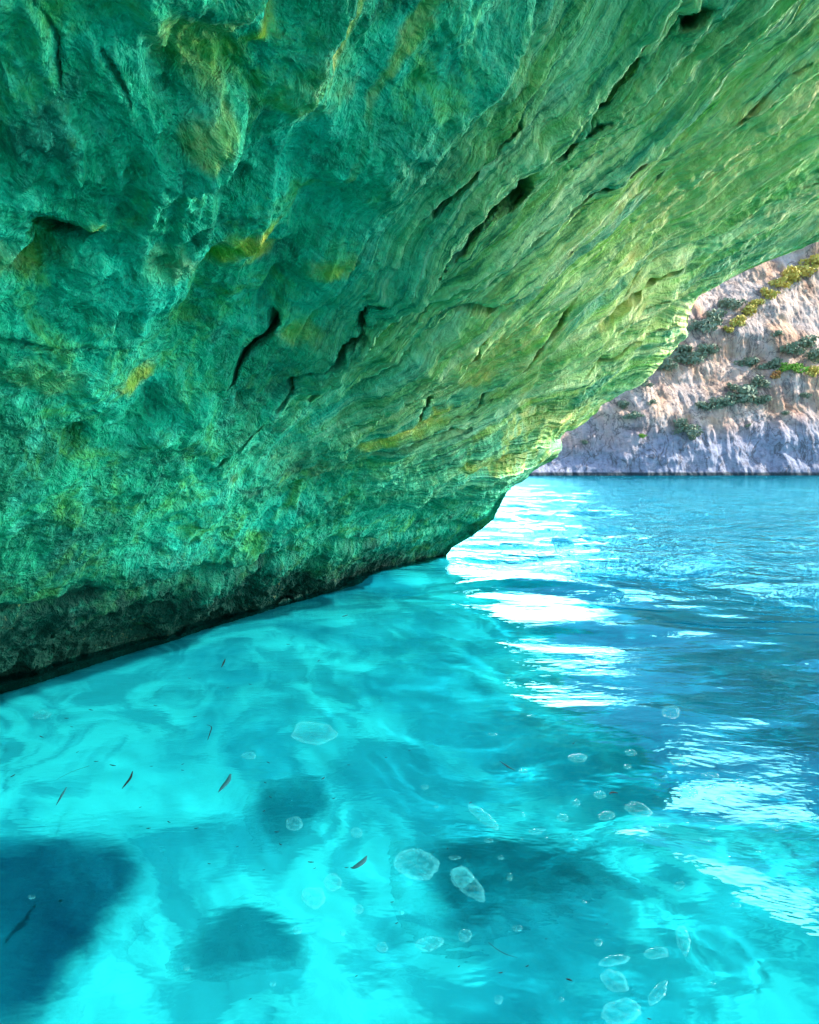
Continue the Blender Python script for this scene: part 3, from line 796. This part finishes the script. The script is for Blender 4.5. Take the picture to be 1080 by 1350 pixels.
big_foam = [
    (549, 1142, 29, 20, -12, "broad rounded foam raft touching the upper edge of the dark patch"), (608, 1157, 16, 14, -25, None), (619, 1168, 28, 14, -52, "long tapering foam raft above the dark patch at lower centre"),
    (567, 1247, 18, 10, 8, "oval foam raft just below the left end of the dark patch"), (613, 1236, 9, 9, 0, "round single bubble between the dark patch and the thin brown stalk"),
    (810, 1268, 21, 7, 10, "flat sausage shaped foam raft, uppermost of the lower right cluster"), (866, 1259, 18, 8, 6, "bean shaped foam raft right of the sausage shaped one"),
    (901, 1244, 9, 19, 12, "upright oval foam raft at the right end of the lower right cluster"), (810, 1296, 20, 13, -32, "slanted oval foam raft directly under the sausage shaped one"),
    (867, 1312, 20, 8, 52, "narrow upward slanting foam raft near the bottom edge"), (820, 1337, 28, 16, 5, "widest foam raft lying on the bottom edge of the photo"),
    (842, 1068, 18, 10, -18, "lumpy foam raft just above the tip of the bright wave crest"), (801, 1076, 12, 6, 12, "small triangular foam raft left of the lumpy one by the wave crest"),
    (907, 1044, 12, 8, -10, "rounded foam raft up and right of the lumpy one"), (897, 1004, 14, 7, -6, "foam raft made of two joined bubbles right of centre"),
    (762, 1001, 11, 6, 0, "oval foam raft left of the two joined bubbles"), (885, 940, 13, 9, 0, "faint foam raft highest up in the right hand water"),
    (637, 1078, 26, 7, -38, "curved streak of foam above the dark patch"), (1025, 1089, 9, 6, 0, "single oval bubble right of the wave crest by the photo edge"),
    (440, 1166, 11, 11, 0, "round foam ring right of the flat teal patch"), (414, 1186, 15, 14, 0, "larger foam ring below and left of the round one"),
    (470, 1101, 8, 7, 0, "dark small bubble above the grey torn leaf"), (55, 941, 13, 6, 5, "flat foam ring close to the cave wall at far left"),
    (415, 967, 30, 15, 0, "wide faint ring standing in for a ripple in the middle of the bright water"), (328, 997, 9, 5, 0, None), (388, 1090, 12, 9, 0, None)]  # the wide faint ring stands in for a ripple
small_foam = [(832, 994, 8, 4), (760, 1060, 5, 5), (791, 1049, 8, 5), (937, 1022, 12, 4), (970, 1030, 10, 3), (876, 1091, 7, 4), (930, 1114, 9, 4), (945, 1003, 6, 3), (828, 1012, 5, 3),
              (705, 1097, 9, 4), (644, 1109, 6, 3), (599, 1132, 8, 3), (660, 1131, 4, 3), (672, 1157, 4, 5), (1074, 1076, 5, 4), (970, 1210, 7, 3), (895, 1180, 7, 5), (682, 1226, 7, 4), (789, 1245, 5, 5),
              (657, 1320, 6, 6), (742, 1079, 8, 5), (504, 1252, 7, 7), (393, 1230, 6, 5), (472, 1202, 7, 6), (452, 1233, 4, 4), (42, 1185, 5, 3), (246, 1279, 4, 4), (935, 1037, 9, 3), (951, 1052, 6, 3),
              (690, 1075, 3, 3), (716, 1094, 3, 2), (720, 1104, 2, 2), (688, 1106, 2, 2), (758, 1107, 3, 2), (867, 1035, 4, 2), (905, 1085, 3, 2), (940, 1093, 4, 2), (560, 1040, 5, 3), (575, 1065, 3, 2),
              (650, 970, 6, 2), (690, 1018, 6, 3), (920, 1070, 3, 2), (1000, 1130, 4, 2), (960, 1140, 3, 2), (740, 1320, 3, 3), (940, 1300, 4, 2), (360, 1300, 4, 3), (530, 1205, 3, 3), (770, 1190, 3, 2), (700, 945, 5, 2)]
for k, (px, py, rx, ry, an, lab) in enumerate(big_foam): foam(px, py, rx, ry, an, lab, "foam_patch" if lab else "bubble", seed=k)
for k, (px, py, rx, ry) in enumerate(small_foam): foam(px, py, rx, ry, 0, None, "bubble", seed=40 + k, hgt=0.002)

def debris_material(name, c1, c2):
    m = Nodes(name)
    return m.done(m.principled(m.mix(m.noise(m.coord(), 60, 4, 0.6), c1, c2), 0.7, 0.08))
brown = debris_material("wet_brown_bark", (0.002, 0.004, 0.004), (0.006, 0.007, 0.006))
black = debris_material("wet_black_fleck", (0.002, 0.004, 0.004), (0.006, 0.006, 0.005))
grey = debris_material("soaked_grey_leaf", (0.003, 0.035, 0.045), (0.008, 0.06, 0.07))
def floater(name, path, widths, mat, label, cat, group=None, thick=0.25):
    """a leaf or twig floating flat: path and half widths in photo px laid on the water, rounded section"""
    pts = catmull([(*p, wd) for p, wd in zip(path, widths)], 5)
    n_ = len(pts); sec = 8
    G = np.array([on_level(p[0], p[1])[:2] for p in pts])
    sc_ = np.array([np.hypot(*(on_level(p[0] + 1, p[1])[:2] - on_level(p[0], p[1])[:2])) for p in pts])
    tg = np.gradient(G, axis=0); tg /= np.linalg.norm(tg, axis=1)[:, None] + 1e-9
    sd_ = np.stack([-tg[:, 1], tg[:, 0]], -1)
    P_ = np.zeros((n_, sec + 1, 3))
    for k in range(sec + 1):
        f = 2 * math.pi * k / sec
        wd = np.maximum(pts[:, 2] * 0.58, 0.05) * sc_
        P_[:, k, :2] = G + sd_ * (wd * math.cos(f))[:, None]
        P_[:, k, 2] = surf(G[:, 0], G[:, 1]) + 0.002 + wd * thick * (math.sin(f) + 0.6)
    c = P_.mean((0, 1))
    o = grid_mesh(name, P_ - c, mat)
    o.location = c
    return tag(o, label, cat, group)
floater("leaf", [(175, 1019), (172, 1028), (166, 1036), (161, 1042)], [1, 2.8, 2.6, .6], brown, "narrow dark brown leaf right of the cluster of flecks, above the shadow mound", "leaf")
floater("leaf", [(304, 1022), (301, 1031), (294, 1040), (288, 1047)], [2, 5.5, 5, .8], grey, "broad grey green leaf alone on the bright water left of centre", "leaf")
floater("leaf", [(484, 1131), (478, 1140), (468, 1147), (462, 1147)], [.8, 7, 6, 1], grey, "torn triangular grey leaf near the middle of the bottom water", "leaf")
floater("twig", [(273, 957), (279, 960), (277, 968), (274, 977)], [.6, 1, 1.1, .6], brown, "hooked dark twig below the cave wall", "twig")
floater("twig", [(297, 868), (295, 873), (292, 879)], [.8, 2, .6], black, "short dark twig nearest the foot of the cave wall", "twig")
floater("leaf", [(659, 1005), (665, 1009), (671, 1013), (679, 1017)], [.5, 1.8, 1.9, .5], brown, "slim brown leaf right of centre above the foam rafts", "leaf")
floater("twig", [(644, 1245), (655, 1254), (668, 1261), (682, 1265)], [.4, .8, .8, .4], brown, "thin brown stalk below the dark patch", "twig")
floater("twig", [(74, 1064), (81, 1052), (88, 1040)], [.6, 2.6, 1], grey, "bluish stick just above the dark shadow mound", "twig")
floater("twig", [(75, 1030), (95, 1020), (118, 1012)], [.3, .6, .6], black, "thin straight dark stalk at left beside a cluster of flecks", "twig")
floater("seed", [(803, 1048), (808, 1046), (815, 1047)], [.8, 3.2, .8], brown, "rounded dark red brown seed left of the lumpy foam raft", "seed")
floater("seed", [(746, 1293), (750, 1294), (755, 1296)], [.8, 2.6, .8], brown, "dark brown seed on the bright sand left of the lower right foam cluster", "seed")
flecks = [(127, 1006, 3), (149, 1011, 4), (55, 971, 3), (17, 1025, 4), (196, 1094, 3), (259, 1095, 3), (241, 1017, 2), (241, 1009, 2), (354, 1006, 2.4), (365, 1101, 3), (370, 1117, 2.4), (357, 1054, 2), (426, 1029, 3), (440, 1056, 2.4),
          (457, 1147, 2.6), (517, 1192, 2.4), (523, 1220, 2.4), (410, 1140, 4), (257, 946, 3), (455, 815, 4), (250, 893, 2), (660, 1285, 3), (695, 1276, 2.4), (756, 982, 2), (856, 1346, 3), (605, 1277, 2), (223, 1086, 2.4),
          (185, 1066, 2), (102, 993, 2), (95, 958, 2), (200, 1012, 2), (348, 1073, 2), (350, 1034, 2), (313, 1120, 2), (415, 1148, 2), (509, 1000, 2), (300, 905, 2), (330, 900, 2), (205, 930, 2.4), (88, 946, 3),
          (120, 935, 3), (380, 850, 2.4), (420, 870, 2), (348, 1150, 2), (460, 1010, 2), (276, 1142, 2), (620, 1060, 2), (540, 990, 1.6), (590, 1120, 1.6), (720, 1240, 1.6), (800, 1220, 1.6), (470, 1290, 2), (330, 1320, 2)]
for px, py, r in flecks:
    a = rng.uniform(-0.6, 0.9); dx, dy = r * math.cos(a), -r * math.sin(a) * 0.7
    floater("fleck", [(px - dx, py - dy), (px, py + 0.3), (px + dx, py + dy)], [.3 * r, .55 * r, .25 * r], black, "tiny dark fleck of plant litter floating on the bright water", "fleck", "dark flecks floating on the water")

# sunlight is refracted by the water surface on to everything under it
water.cycles.is_caustics_caster = True
sd.cycles.is_caustics_light = True
for o in C.objects:
    if o.type == 'MESH' and o is not water: o.cycles.is_caustics_receiver = True
